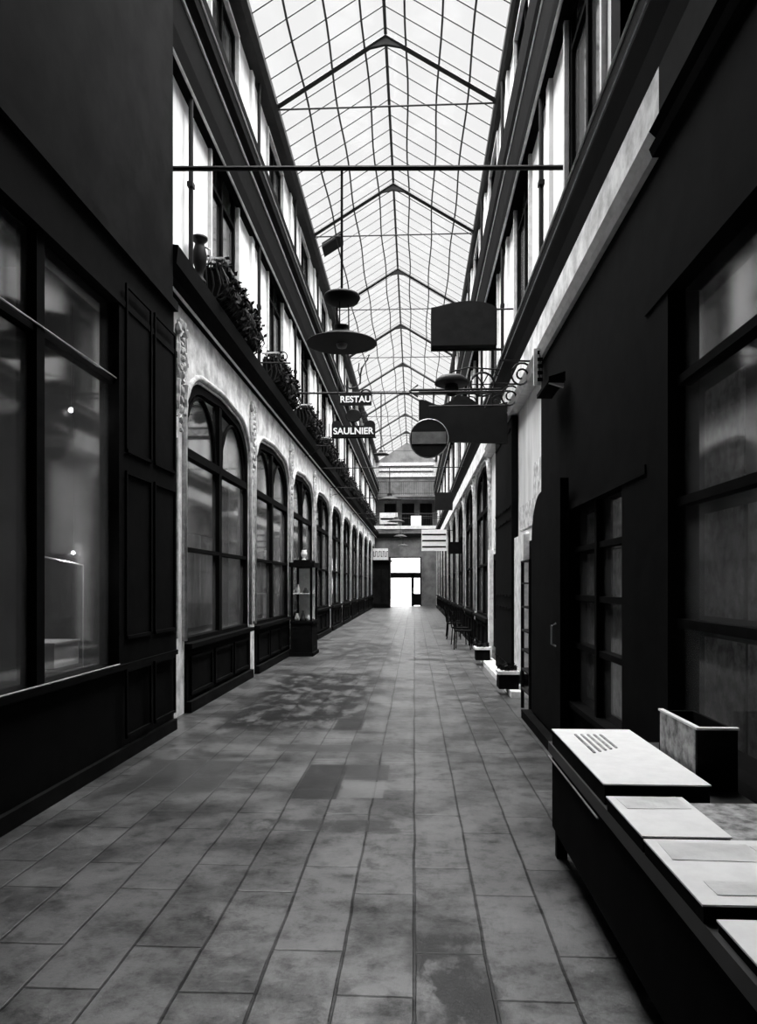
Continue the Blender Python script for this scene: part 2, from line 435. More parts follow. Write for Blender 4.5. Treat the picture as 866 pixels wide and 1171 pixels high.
for (b0, o0, o1, b1) in LB:
    o = arch_window(XL, -1, o0, o1, la, o0); la = la or o
ra = None
for (b0, o0, o1, b1) in RB:
    o = arch_window(1.60, 1, o0, o1, ra, o0); ra = ra or o

# curtains / pale blinds behind the first arched windows on the left
def drape(name, x, y0, y1, z0, z1, m, label, cat='curtain', group=None, amp=0.04):
    n = 40; pts = [(x + amp*math.sin(i*1.1), y0 + (y1-y0)*i/n) for i in range(n+1)]
    pts += [(px - 0.012, py) for px, py in reversed(pts)]
    o = MB().prism(pts, 'z', z0, z1).build(name, m)
    return tag(o, label, cat, group)
drape('curtain', -3.32, 10.1, 12.4, 0.95, 2.35, 'curtain', 'grey curtain behind the lower panes of the nearest arched window on the left')
drape('curtain', -3.32, 13.2, 16.3, 0.95, 2.3, 'curtain', 'grey curtain behind the lower panes of the second arched window on the left')
drape('curtain', -3.32, 17.2, 20.3, 0.95, 2.3, 'curtain', 'grey curtain in the arched window just behind the glass display case')

# ------------------------------------------------------------ cornices
tn = [0]
def cornice(prof, y0, y1, m='cornice', bead=None):
    tn[0] += 1
    o = structure(MB().prism(prof, 'y', y0, y1).build('trim_%d' % tn[0], m))
    if bead:
        mb = MB()
        for (x, z, r) in bead: mb.tube([(x, y0, z), (x, y1, z)], r, 6)
        mb.build('bead', 'bead', None).parent = o
    return o
# left, above the arches
cornice([(-2.85,4.98),(-2.76,4.98),(-2.72,5.08),(-2.62,5.14),(-2.60,5.34),(-2.85,5.38)], 8.0, 54, bead=[(-2.755,4.98,0.018)])
# left, upper band
cornice([(-2.85,7.62),(-2.72,7.62),(-2.68,7.85),(-2.66,8.35),(-2.58,8.45),(-2.56,8.80),(-2.85,8.90)], 5.0, 54,
        bead=[(-2.725,7.63,0.02),(-2.655,8.30,0.022),(-2.565,8.62,0.015)])
# left eave gutter
cornice([(-2.85,10.52),(-2.66,10.52),(-2.58,10.60),(-2.58,10.72),(-2.85,10.72)], 8.0, 54, m='roofiron')
# right
cornice([(1.60,4.78),(1.50,4.78),(1.47,4.95),(1.42,5.12),(1.42,5.34),(1.68,5.38)], -2, 54, bead=[(1.42,5.32,0.016),(1.425,5.16,0.012)])
cornice([(1.68,7.62),(1.53,7.62),(1.50,7.85),(1.47,8.35),(1.44,8.45),(1.42,8.80),(1.68,8.90)], -2, 54, bead=[(1.515,7.62,0.02),(1.475,8.30,0.018)])
cornice([(1.68,10.52),(1.55,10.52),(1.50,10.60),(1.50,10.72),(1.68,10.72)], 5.7, 54, m='roofiron')
# pale moulding under the right frieze
cornice([(1.60,4.22),(1.46,4.22),(1.44,4.27),(1.50,4.32),(1.44,4.38),(1.60,4.42)], 4.6, 15.3, m='bead')
cornice([(1.60,4.22),(1.46,4.22),(1.44,4.27),(1.50,4.32),(1.44,4.38),(1.60,4.42)], -2, 4.6, m='dim')  # same pale moulding continued, its shade put into a dark colour

# ------------------------------------------------------------ glass roof
roof = structure(MB().prism([(XEL,ZE),(XRG,ZR),(XER,ZE),(XER,ZE+0.03),(XRG,ZR+0.04),(XEL,ZE+0.03)], 'y', YG, YF).build('ceiling', 'skyglass'))
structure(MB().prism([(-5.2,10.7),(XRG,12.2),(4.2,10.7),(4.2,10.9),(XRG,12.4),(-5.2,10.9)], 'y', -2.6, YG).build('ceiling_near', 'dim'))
def slope(side, f):
    """point on the roof slope; f=0 eave, 1 ridge"""
    xe = XEL if side < 0 else XER
    return (xe + (XRG - xe)*f, ZE + (ZR - ZE)*f)
yy = 9.05; ybars = []
while yy < 53.8: ybars.append(yy); yy += 0.51 if yy < 30 else 1.02
for side in (-1, 1):
    for y in ybars:
        a = slope(side, 0.0); b = slope(side, 1.0)
        MB().tube([(a[0], y, a[1]-0.02), (b[0], y, b[1]-0.02)], 0.012 if y < 20 else 0.008, 4).build('glazing_bar', 'roofiron', roof)
    for f in (0.24, 0.51, 0.81):
        n = 90; p = slope(side, f)
        pts = [(p[0] + 0.022*math.sin(i*0.8 + f*9), YG + (YF-YG)*i/n, p[1] - 0.045 + 0.014*math.sin(i*0.8 + f*9)) for i in range(n+1)]
        MB().tube(pts, 0.02, 5).build('purlin', 'roofiron', roof)
MB().tube([(XRG, YG, ZR-0.03), (XRG, YF, ZR-0.03)], 0.03, 6).build('ridge_bar', 'roofiron', roof)
tr0 = None
TY = [13.8 + 5.1*k for k in range(-1, 8)]
for i, y in enumerate(TY):
    if tr0 is None:
        tr0 = empty('roof_truss', (0, 0, 0), '', 'roof truss', 'iron trusses under the glass roof')
        mb = MB()
        for side in (-1, 1):
            a = slope(side, 0); b = slope(side, 1)
            mb.tube([(a[0], 0, a[1]-0.08), (b[0], 0, b[1]-0.08)], 0.055, 4)
        mb.build('rafter', 'roofiron', tr0)
        MB().tube([(XEL, 0, ZE-0.14), (XER, 0, ZE-0.14)], 0.016, 6).build('tie_rod', 'roofiron', tr0)
        MB().prism([(XRG-0.30, ZR-0.30), (XRG, ZR-0.10), (XRG+0.30, ZR-0.30), (XRG, ZR-0.24)], 'y', -0.03, 0.03).build('ridge_plate', 'roofiron', tr0)
        t = tr0
    else: t = copy_tree(tr0)
    t.location = (0, y, 0)
    t['label'] = 'iron roof truss with thin tie rod, %s of the row' % (['just above the frame, nearest'][0] if i == 0 else ('first in view' if i == 1 else ORD[i-1] + ' in view'))
# dark vent panel lying on the left slope of the roof
a = slope(-1, 0.04); b = slope(-1, 0.30)
tag(MB().prism([(a[0], a[1]-0.05), (b[0], b[1]-0.05), (b[0], b[1]+0.07), (a[0], a[1]+0.07)], 'y', 19.8, 20.4).build('roof_hatch', 'boxsign'),
    'dark hatch panel lying against the left slope of the glass roof', 'hatch')

# ------------------------------------------------------------ far end wall
def end_wall():
    y0, y1 = YF, YF + 0.3
    mb = MB()
    mb.box(-5.2, -1.86, y0, y1, 0, 3.6).box(0.5, 4.2, y0, y1, 0, 3.6)
    mb.prism([(-5.2, 3.6), (4.2, 3.6), (4.2, 10.7), (XER, 10.7), (XRG, 11.98), (XEL, 10.7), (-5.2, 10.7)], 'y', y0, y1)
    w = structure(mb.build('wall_end', 'grey'))
    MB().box(-2.85, 1.65, y0-0.25, y0, 7.8, 8.0).build('string_course', 'relief', w)
    MB().box(-2.85, 1.65, y0-0.1, y0, 9.45, 10.5).build('pale_panel', 'relief', w)
    MB().box(-2.6, 1.4, y0-0.14, y0-0.1, 9.8, 9.88).box(-2.6, 1.4, y0-0.14, y0-0.1, 10.2, 10.26).build('panel_moulding', 'cornice', w)
    MB().box(-2.85, 1.65, y0-0.2, y0, 5.0, 5.3).build('string_course', 'cornice', w)
    return w
we = end_wall()
for i, x in enumerate((-2.2, -0.9, 0.4)):
    wn[0] += 1
    o = structure(MB().box(x, x+0.9, YF-0.06, YF, 5.6, 5.7).box(x, x+0.9, YF-0.06, YF, 7.4, 7.5).box(x, x+0.08, YF-0.06, YF, 5.7, 7.4).box(x+0.82, x+0.9, YF-0.06, YF, 5.7, 7.4).box(x+0.42, x+0.48, YF-0.06, YF, 5.7, 7.4).build('window_%d' % wn[0], 'dim'))
    MB().box(x+0.08, x+0.82, YF-0.03, YF-0.01, 5.7, 7.4).build('window_pane', 'black', o)
bal = empty('balcony', (0, YF - 0.7, 7.9), 'iron balcony railing crossing the far end wall under the pale panel', 'balcony')
MB().box(-2.83, 1.63, YF-0.9, YF-0.25, 7.9, 8.02).build('slab', 'grey', bal)
mb = MB().tube([(-2.83, YF-0.85, 9.0), (1.6, YF-0.85, 9.0)], 0.03, 6).tube([(-2.83, YF-0.85, 8.15), (1.6, YF-0.85, 8.15)], 0.02, 6)
for i in range(38): mb.tube([(-2.8 + i*0.118, YF-0.85, 8.02), (-2.8 + i*0.118, YF-0.85, 9.0)], 0.012, 4)
mb.build('railing', 'iron', bal)
# second gantry lower down across the passage
bal = empty('footbridge', (0, 50.5, 5.2), 'dark iron footbridge with railing crossing the passage before the far end wall', 'footbridge')
MB().box(-2.84, 1.6, 50.2, 51.2, 5.4, 5.55).build('deck', 'dim', bal)
mb = MB().tube([(-2.84, 50.25, 6.4), (1.6, 50.25, 6.4)], 0.03, 6)
for i in range(30): mb.tube([(-2.8 + i*0.15, 50.25, 5.55), (-2.8 + i*0.15, 50.25, 6.4)], 0.015, 4)
mb.build('railing', 'iron', bal)
MB().box(-2.84, 1.6, 50.18, 50.22, 5.36, 5.58).build('fascia', 'bead', bal)
# entrance doors
d = structure(MB().box(-1.86,-1.72,53.9,54.1,0,3.6).box(-0.22,-0.02,53.9,54.1,0,2.45).box(0.42,0.5,53.9,54.1,0,3.6).box(-1.72,0.42,53.9,54.1,2.05,2.45).box(-1.72,0.42,53.9,54.1,3.52,3.6).build('door_1', 'black'))
MB().box(-0.02, 0.42, 53.96, 54.0, 0.05, 0.9).build('kick_panel', 'black', d)
MB().box(-0.02, 0.42, 53.98, 54.0, 0.9, 2.05).build('door_pane', 'skyglass', d)
MB().box(-1.72, 0.42, 53.98, 54.0, 2.45, 3.52).build('door_pane', 'skyglass', d)
MB().tube([(-0.1, 53.86, 0.95), (-0.1, 53.86, 1.35)], 0.02, 6).build('door_handle', 'metal', d)

# dark kiosk at the left of the far entrance, with its sign
kk = empty('kiosk', (-2.2, 49.6, 0), 'dark closed kiosk standing left of the bright far entrance', 'kiosk')
MB().box(-2.72, -1.62, 49.2, 50.0, 0.0, 3.1).build('body', 'black', kk)
MB().box(-2.76, -1.5, 49.05, 50.1, 3.1, 3.2).build('roof', 'dim', kk)
MB().box(-2.7, -2.28, 49.17, 49.2, 0.25, 2.6).box(-2.16, -1.74, 49.17, 49.2, 0.25, 2.6).build('shutter', 'dim', kk)
sg = empty('shop_sign', (-2.2, 49.0, 3.3), 'pale sign board with dark lettering on top of the far kiosk', 'sign')
bd3 = MB().box(-2.76, -1.75, 48.98, 49.04, 3.22, 3.98).build('board', 'paper', sg)
mb = MB()
for i in range(8):
    x = -2.72 + i*0.125
    mb.box(x, x+0.03, 48.95, 48.98, 3.42, 3.8)
    if i % 2: mb.box(x, x+0.09, 48.95, 48.98, 3.74, 3.8)
    else: mb.box(x, x+0.09, 48.95, 48.98, 3.42, 3.48)
mb.build('lettering', 'black', bd3)

# ------------------------------------------------------------ balconets with planting, left side
def foliage(mb, x0, x1, y0, y1, z0, z1, n):
    for _ in range(n):
        c = Vector((random.uniform(x0, x1), random.uniform(y0, y1), random.uniform(z0, z1)))
        d = Vector((random.gauss(0,1), random.gauss(0,1), random.gauss(0,1))).normalized()
        u = d.orthogonal().normalized() * 0.05; v = d.cross(u).normalized() * 0.03
        vs = [mb.bm.verts.new(c + q) for q in (-u, v, u, -v)]
        mb.bm.faces.new(vs)
bc = None
BN = ['with a tall urn at its end, nearest', 'second from the near end', 'third from the near end', 'fourth from the near end', 'fifth from the near end', 'sixth from the near end', 'seventh from the near end', 'eighth from the near end', 'ninth from the near end', 'tenth from the near end', 'farthest']
for k, (w0, w1) in enumerate(LW[:10]):
    yc = (w0 + w1)/2
    if bc is None:
        bc = empty('window_balcony', (XL, 0, 5.38), '', 'balcony', 'planted window balconies above the arches on the left')
        L0 = 1.2
        prof = [(0.02,0.0),(0.16,0.02),(0.30,0.10),(0.37,0.22),(0.34,0.34),(0.29,0.45),(0.30,0.56)]
        mb = MB()
        for j in range(17):
            y = -L0 + j*2*L0/16
            mb.tube([(x, y, z) for x, z in prof], 0.012, 5)
        for s in (-1, 1):
            for j in range(1, 4):
                mb.tube([(x*j/4.0, s*L0, z if z > 0.2 else 0.05) for x, z in prof[2:]], 0.012, 5)
        o = mb.build('baluster', 'iron'); o.parent = bc; o.name = 'balusters'
        mb = MB().tube([(0.0, -L0, 0.57), (0.31, -L0, 0.57), (0.31, L0, 0.57), (0.0, L0, 0.57)], 0.022, 6)
        mb.build('handrail', 'metal').parent = bc
        mb = MB().prism([(0.0,-0.02),(0.14,0.0),(0.26,0.10),(0.31,0.22),(0.27,0.34),(0.25,0.48),(0.0,0.48)], 'y', -L0+0.05, L0-0.05)
        mb.build('planter_box', 'cornice').parent = bc
        mb = MB(); foliage(mb, 0.02, 0.36, -L0, L0, 0.42, 0.62, 420); foliage(mb, 0.24, 0.42, -L0, L0, 0.0, 0.5, 200)
        mb.build('foliage', 'leaf').parent = bc
        t = bc
    else: t = copy_tree(bc)
    t.location = (XL + 0.0, yc, 5.36)
    t['label'] = 'bulging planted iron balcony, left wall, ' + BN[k]
ur = empty('urn', (-2.62, 9.55, 5.4), 'tall dark urn on the cornice at the near end of the first balcony', 'urn')
MB().lathe([(0.08,0),(0.08,0.03),(0.04,0.08),(0.05,0.15),(0.08,0.25),(0.09,0.36),(0.07,0.45),(0.055,0.5),(0.10,0.55),(0.10,0.58),(0.0,0.58)], (-2.70, 9.15, 5.385), 16).build('body', 'iron', ur, smooth=True)
MB().tube([(-2.63, 9.15, 5.84), (-2.56, 9.15, 5.80), (-2.57, 9.15, 5.66), (-2.62, 9.15, 5.62)], 0.012, 6).build('handle', 'metal', ur, smooth=True)

# ------------------------------------------------------------ drainpipes on the pale walls
def pipe(x, y, label):
    p = empty('drainpipe', (x, y, 5.4), label, 'drainpipe', 'drainpipes between the upper windows')
    MB().tube([(x, y, 5.38), (x, y, 7.62)], 0.03, 8).build('lower_pipe', 'iron', p)
    MB().tube([(x, y, 8.9), (x, y, 10.5)], 0.03, 8).build('upper_pipe', 'iron', p)
    MB().box(x-0.036, x+0.036, y-0.05, y+0.05, 6.5, 6.56).build('clamp', 'iron', p)
for k in range(10): pipe(XL+0.09, 8.98 + 4*k - (0.0 if k else 0), 'dark drainpipe on the left upper wall, %s from the near end' % ORD[k])
for k in range(10): pipe(XR-0.09, 9.15 + 4*k, 'dark drainpipe on the right upper wall, %s from the near end' % ORD[k])
# thin pilaster strips
mb = MB()
for k in range(11): mb.box(XL, XL+0.05, 12.62+4*k, 12.82+4*k, 5.38, 7.62).box(XL, XL+0.05, 12.62+4*k, 12.82+4*k, 8.9, 10.5)
mb.build('pilaster', 'plaster', wl)
mb = MB()
for k in range(11): mb.box(XR-0.05, XR, 8.85+4*k, 9.05+4*k, 5.38, 7.62).box(XR-0.05, XR, 8.85+4*k, 9.05+4*k, 8.9, 10.5)
mb.build('pilaster', 'plaster', wr)

# ------------------------------------------------------------ cross rods and pendant lamps
cr = tag(MB().tube([(-2.72, 8.1, 6.24), (1.72, 8.1, 6.13)], 0.028, 8).build('tie_bar', 'iron'), 'thick dark iron bar spanning the passage and carrying the nearest lamp', 'tie bar')
cr = tag(MB().tube([(-2.85, 15.5, 5.65), (1.66, 15.5, 5.60)], 0.022, 8).build('tie_bar', 'iron'), 'thin iron bar spanning the passage and carrying the lettered signs', 'tie bar')

def pendant(x, y, ztop, zc, sc, label, canopy=True, z_small=None):
    t = empty('pendant_lamp', (x, y, zc), label, 'lamp', 'pendant lamps along the passage')
    R = 0.39*sc
    if canopy:
        MB().tube([(x, y, ztop), (x, y, zc + 0.50*sc)], 0.014, 8).build('stem', 'iron', t)
        MB().lathe([(0.0,-0.07),(0.10,-0.07),(0.18,-0.045),(0.205,0.0),(0.19,0.03),(0.10,0.06),(0.03,0.085),(0,0.09)], (x, y, zc + 0.46*sc)).build('canopy', 'iron', t, smooth=True)
        mb = MB()
        for a in (0.3, 2.4, 4.5): mb.tube([(x+0.075*math.cos(a), y+0.075*math.sin(a), zc+0.40*sc), (x+0.08*math.cos(a), y+0.08*math.sin(a), zc+0.06)], 0.008, 6)
        mb.build('hanger', 'iron', t)
    else:
        MB().tube([(x, y, ztop), (x, y, zc + 0.08)], 0.012, 8).build('stem', 'iron', t)
    MB().lathe([(R*0.97,-0.05*sc),(R,-0.045*sc),(R*0.98,-0.035*sc),(R*0.6,0.03*sc),(R*0.28,0.07*sc),(R*0.22,0.10*sc),(R*0.20,0.15*sc),(0.0,0.155*sc)], (x, y, zc)).build('lamp_shade', 'iron', t, smooth=False)
    MB().lathe([(0.0,-0.10*sc),(0.05*sc,-0.09*sc),(0.07*sc,-0.03*sc),(0.05*sc,0.02*sc)], (x, y, zc), 14).build('globe', 'disc', t, smooth=True)
    return t
pendant(-0.80, 8.1, 6.18, 4.30, 1.0, 'black pendant lamp with wide flat shade under a small canopy, nearest the viewer')
pendant(-0.70, 15.5, 5.62, 4.35, 0.45, 'small pendant lamp hanging on a long rod beside the lettered signs', canopy=False)
for k, (y, lab) in enumerate([(21.5, 'pendant lamp hanging in the middle of the passage beyond the lettered signs'), (29, 'third pendant lamp beyond the lettered signs, deeper in the passage'), (38, 'distant pendant lamp high before the footbridge'), (47, 'farthest pendant lamp, just before the far entrance')]):
    r = tag(MB().tube([(-2.84, y, 5.0), (1.6, y, 5.0)], 0.016, 6).build('tie_bar', 'iron'), ['iron bar carrying the lamp beyond the lettered signs','iron bar carrying the third lamp beyond the signs','iron bar carrying the distant lamp before the footbridge','iron bar carrying the farthest lamp'][k], 'tie bar')
    pendant(-0.72, y, 5.0, 4.1, 0.9, lab, canopy=False)

# ------------------------------------------------------------ lettering helper
def text_mesh(txt, size, depth, name, m, parent, loc, align='CENTER'):
    cu = bpy.data.curves.new(name, 'FONT'); cu.body = txt; cu.size = size; cu.extrude = depth; cu.offset = size*0.022
    cu.align_x = 'CENTER'; cu.align_y = 'CENTER'
    to = bpy.data.objects.new(name, cu); C.objects.link(to)
    dg = bpy.context.evaluated_depsgraph_get(); dg.update()
    me = bpy.data.meshes.new_from_object(to.evaluated_get(dg)); bpy.data.objects.remove(to)
    me.materials.clear(); me.materials.append(M[m])
    o = bpy.data.objects.new(name, me); C.objects.link(o); o.rotation_euler = (PI/2, 0, 0)
    o.parent = parent; o.location = Vector(loc) - (parent.location if parent.parent is None else Vector((0, 0, 0)))
    return o
# upper sign RESTAU.
y = 15.45
s1 = empty('hanging_sign', (-1.23, y, 5.48), 'small dark upper sign reading RESTAU hanging from the thin bar', 'sign')
bd1 = MB().box(-1.57, -0.90, y-0.03, y+0.03, 5.36, 5.60).build('board', 'sign', s1)
MB().tube([(-1.02 + 0.1*math.cos(a), y, 5.62 + 0.07*math.sin(a)) for a in [2*PI*i/14 for i in range(14)]], 0.02, 6, closed=True).build('scroll', 'iron', s1)
text_mesh('RESTAU', 0.185, 0.008, 'lettering', 'letter', bd1, (-1.235, y-0.035, 5.475))
mb = MB().tube([(-1.42,y,5.62),(-1.44,y,5.78),(-1.36,y,5.72),(-1.22,y,5.74),(-1.14,y,5.82),(-1.13,y,6.02),(-1.10,y,6.15),(-0.98,y,6.33),(-0.95,y,6.42)], 0.02, 6)
mb.tube([(-1.14,y,5.95),(-1.18,y,6.1),(-1.16,y,6.25)], 0.013, 6).tube([(-1.60,y,5.60),(-1.62,y,5.95)], 0.014, 6)
mb.build('bracket', 'iron', s1)
# medallion between the signs
md = empty('hanging_medallion', (-1.25, y, 5.15), 'small round dark medallion with side scroll hanging between the two lettered signs', 'medallion')
mb = MB(); mb.tube([(-1.28 + 0.15*math.cos(a), y, 5.14 + 0.12*math.sin(a)) for a in [2*PI*i/20 for i in range(20)]], 0.022, 6, closed=True)
mb.build('ring', 'iron', md)
MB().prism([(-1.28 + 0.14*math.cos(2*PI*i/20), 5.14 + 0.11*math.sin(2*PI*i/20)) for i in range(20)], 'y', y-0.02, y+0.02).build('disc', 'sign', md)
MB().tube([(-1.12,y,5.20),(-1.02,y,5.22),(-0.98,y,5.13),(-1.05,y,5.06),(-1.1,y,5.1)], 0.014, 6).tube([(-1.28,y,5.26),(-1.28,y,5.36)], 0.012, 6).tube([(-1.28,y,5.02),(-1.28,y,4.99)], 0.012, 6).build('scroll', 'iron', md)
# lower sign SAULNIER
s2 = empty('hanging_sign', (-1.28, y, 4.85), 'dark lower sign reading SAULNIER with rounded ears at both top corners', 'sign')
pts = [(-1.74,4.69),(-0.82,4.69),(-0.82,4.93)]
for a in range(7): pts.append((-0.93 + 0.11*math.cos(a*PI/6), 4.95 + 0.09*math.sin(a*PI/6)))
pts += [(-1.06,4.93),(-1.5,4.93)]
for a in range(7): pts.append((-1.63 + 0.11*math.cos(a*PI/6), 4.95 + 0.09*math.sin(a*PI/6)))
pts += [(-1.74,4.93)]
bd2 = MB().prism(pts, 'y', y-0.03, y+0.03).build('board', 'sign', s2)
text_mesh('SAULNIER', 0.19, 0.008, 'lettering', 'letter', bd2, (-1.28, y-0.035, 4.81))
MB().tube([(-1.76,y,4.68),(-0.80,y,4.68)], 0.014, 6).tube([(-1.79,y,4.68),(-1.79,y,4.98)], 0.01, 6).build('frame', 'iron', s2)

# ------------------------------------------------------------ signs on the right wall
bs = empty('box_sign', (1.0, 12.0, 5.8), 'large plain charcoal box sign with arched top projecting high from the right wall', 'sign')
x0, x1 = 0.27, 1.32
pts = [(x0,5.43),(x1,5.43),(x1,6.02)] + [(x1 - (x1-x0)*i/12, 6.03 + 0.11*math.sin(PI*(i/12)**0.8)) for i in range(1, 12)] + [(x0,6.04)]
MB().prism(pts, 'y', 11.85, 12.15).build('box', 'boxsign', bs)
MB().tube([(x0, 12, 5.40), (1.62, 12, 5.40)], 0.02, 6).tube([(1.2, 12, 6.05), (1.62, 12, 6.05)], 0.015, 6).build('bracket', 'iron', bs)

ws = empty('hanging_sign', (0.9, 11.6, 4.2), 'black shaped board with wavy top edge hanging behind the round sign', 'sign')
x0, x1 = 0.07, 1.45
top = [(x1 - (x1-x0)*i/20) for i in range(21)]
pts = [(x0,3.95),(0.35,3.84),(x1,3.80)]
pts += [(x, 4.42 + 0.07*math.cos((x-x0)*9.0) + 0.06*math.sin((x-x0)*3)) for x in top]
MB().prism(pts, 'y', 11.55, 11.65).build('board', 'sign', ws)
MB().tube([(x0, 11.6, 4.62), (1.6, 11.6, 4.62)], 0.016, 6).tube([(0.3, 11.6, 4.4), (0.3, 11.6, 4.62)], 0.012, 6).tube([(1.2, 11.6, 4.4), (1.2, 11.6, 4.62)], 0.012, 6).build('bracket', 'iron', ws)

ds = empty('round_sign', (0.22, 11.2, 3.8), 'grey round disc sign with paler middle band hanging in front of the wavy board', 'sign')
dc0 = MB().prism([(0.22 + 0.285*math.cos(2*PI*i/40), 3.81 + 0.285*math.sin(2*PI*i/40)) for i in range(40)], 'y', 11.15, 11.25).build('disc', 'boxsign', ds)
MB().box(-0.04, 0.48, 11.135, 11.15, 3.72, 3.90).build('band', 'disc', dc0)
MB().tube([(0.22 + 0.285*math.cos(2*PI*i/40), 11.2, 3.81 + 0.285*math.sin(2*PI*i/40)) for i in range(40)], 0.018, 6, closed=True).build('rim', 'metal', dc0)
MB().tube([(0.22, 11.2, 4.1), (0.22, 11.2, 4.30), (1.6, 11.2, 4.30)], 0.014, 6).build('bracket', 'iron', ds)

ar = empty('arrow_bracket', (0.8, 12.6, 4.9), 'iron arrow shaped bracket pointing left, ending in a spoked wheel at the wall', 'bracket')
y = 12.6
MB().tube([(-0.06, y, 4.92), (1.6, y, 4.92)], 0.02, 6).tube([(0.0, y, 4.84), (1.6, y, 4.84)], 0.012, 6).tube([(0.06, y, 5.0), (-0.09, y, 4.90), (0.06, y, 4.80)], 0.016, 6).build('arrow', 'iron', ar)
mb = MB().tube([(1.16 + 0.2*math.cos(2*PI*i/24), y, 5.0 + 0.2*math.sin(2*PI*i/24)) for i in range(24)], 0.02, 6, closed=True)
for i in range(6):
    a = i*PI/3; mb.tube([(1.16, y, 5.0), (1.16 + 0.2*math.cos(a), y, 5.0 + 0.2*math.sin(a))], 0.012, 5)
mb.build('wheel', 'iron', ar)
mb = MB()
for cx, cz, r in ((0.75, 4.73, 0.09), (0.95, 4.70, 0.11), (1.4, 4.7, 0.12), (1.45, 5.2, 0.1)):
    mb.tube([(cx + r*(1-i/26)*math.cos(i*0.5), y, cz + r*(1-i/26)*math.sin(i*0.5)) for i in range(20)], 0.012, 5)
mb.build('scroll', 'iron', ar)

ml = empty('wall_lamp', (0.6, 12.3, 5.0), 'black mushroom shaped lamp above the wavy board on the right', 'lamp')
MB().lathe([(0.27,-0.04),(0.285,-0.03),(0.27,0.03),(0.20,0.09),(0.1,0.12),(0,0.13)], (0.62, 12.3, 4.96)).build('lamp_shade', 'iron', ml, smooth=True)
MB().lathe([(0.0,-0.22),(0.07,-0.2),(0.12,-0.1),(0.10,0.0)], (0.62, 12.3, 4.94), 16).build('globe', 'sign', ml, smooth=True)
MB().tube([(0.62, 12.3, 5.08), (0.62, 12.3, 5.14), (0.9, 12.3, 5.20), (1.42, 12.3, 5.16)], 0.014, 6).build('arm', 'iron', ml)

# scrolled brackets on the cornice, right
def scroll_bracket(y, zc, label):
    t = empty('scroll_bracket', (1.5, y, zc), label, 'bracket')
    MB().tube([(1.38 + 0.16*(1-i/34)*math.cos(i*0.42), y, zc + 0.18*(1-i/34)*math.sin(i*0.42)) for i in range(28)], 0.014, 5).build('scroll', 'iron', t)
    MB().tube([(1.56, y, zc+0.18), (1.1, y, zc+0.20)], 0.014, 5).build('arm', 'iron', t)
scroll_bracket(9.6, 4.3, 'iron scroll bracket on the right wall, nearer of two below the cornice')
scroll_bracket(10.7, 4.3, 'iron scroll bracket on the right wall, just before the round sign')

# vertical pale sign with marks, and pale canopy wedge
vs = empty('vertical_sign', (1.4, 8.6, 4.5), 'narrow upright pale sign with dark letters under the cornice on the right', 'sign')
bd4 = MB().box(1.38, 1.455, 8.58, 8.62, 3.9, 4.32).build('board', 'paper', vs)
mb = MB()
mb.box(1.445, 1.455, 8.57, 8.58, 3.95, 4.28)
for i in range(5): mb.box(1.42, 1.48, 8.565, 8.58, 3.94 + i*0.078, 3.98 + i*0.078)
mb.build('lettering', 'black', bd4)
cp = empty('shop_canopy', (1.3, 8.0, 3.7), 'small wedge shaped canopy sticking out over the dark right shopfront', 'canopy')
MB().prism([(1.46,3.66),(1.30,3.61),(1.30,3.57),(1.46,3.57)], 'y', 7.2, 7.9).build('canopy', 'black', cp)
MB().prism([(1.44,3.54),(1.30,3.545),(1.44,3.50)], 'y', 7.18, 7.22).build('end_board', 'paper', cp)

# ------------------------------------------------------------ right ground storey, near part
def shopfront(name, x, sgn, y0, y1, ztop, mull, z_sill, z_head, z_tr, label, m='black', panes='glass'):
    t = empty(name, (x, (y0+y1)/2, 0), label, 'shopfront')
    def bx(mb, d0, d1, *r):
        a, b = sorted((x + sgn*d0, x + sgn*d1)); mb.box(a, b, *r); return mb
    mb = MB(); bx(mb, 0, 0.2, y0, y1, 0.12, z_sill); bx(mb, -0.05, 0, y0, y1, z_sill-0.05, z_sill)
    mb.build('stall_riser', m, t)
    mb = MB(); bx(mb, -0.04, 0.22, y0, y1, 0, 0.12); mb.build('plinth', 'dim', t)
    mb = MB(); bx(mb, 0, 0.25, y0, y1, z_head, ztop); bx(mb, -0.04, 0, y0, y1, z_head, z_head+0.06); mb.build('fascia', m, t)
    for (a, b) in mull:
        mb = MB(); bx(mb, -0.03 if b - a > 0.3 else 0, 0.15, a, b, z_sill, z_head); mb.build('post', m, t)
    mb = MB()
    for z in z_tr: bx(mb, 0.02, 0.1, y0, y1, z, z+0.05)
    mb.build('transom', m, t)
    mb = MB(); bx(mb, 0.06, 0.07, y0, y1, z_sill, z_head); mb.build('window_pane', panes, t)
    return t
sf = shopfront('shopfront', -2.65, -1, -2.0, 8.0, 4.6, [(-0.2,0.0),(2.4,2.55),(5.05,5.16),(6.42,8.0)], 0.88, 4.1, [3.38], 'black painted shopfront filling the whole left foreground below the upper wall')
MB().box(-2.66, -2.60, -2, 8.0, 4.60, 4.70).build('cornice', 'dim', sf)
MB().tube([(-2.61, -2, 0.89), (-2.61, 6.4, 0.89)], 0.008, 5).build('sill_edge', 'metal', sf)
MB().tube([(-2.645, -2, 3.43), (-2.645, 6.42, 3.43)], 0.006, 5).build('transom_edge', 'metal', sf)
mb = MB()
for a, b in ((6.55, 7.2), (7.28, 7.93)):
    for z0, z1 in ((0.2, 0.8), (1.1, 2.6), (2.8, 4.3)):
        mb.box(-2.62, -2.60, a, b, z0, z0+0.03).box(-2.62, -2.60, a, b, z1, z1+0.03).box(-2.62, -2.60, a, a+0.03, z0, z1).box(-2.62, -2.60, b-0.03, b, z0, z1)
mb.build('panel_moulding', 'black', sf)
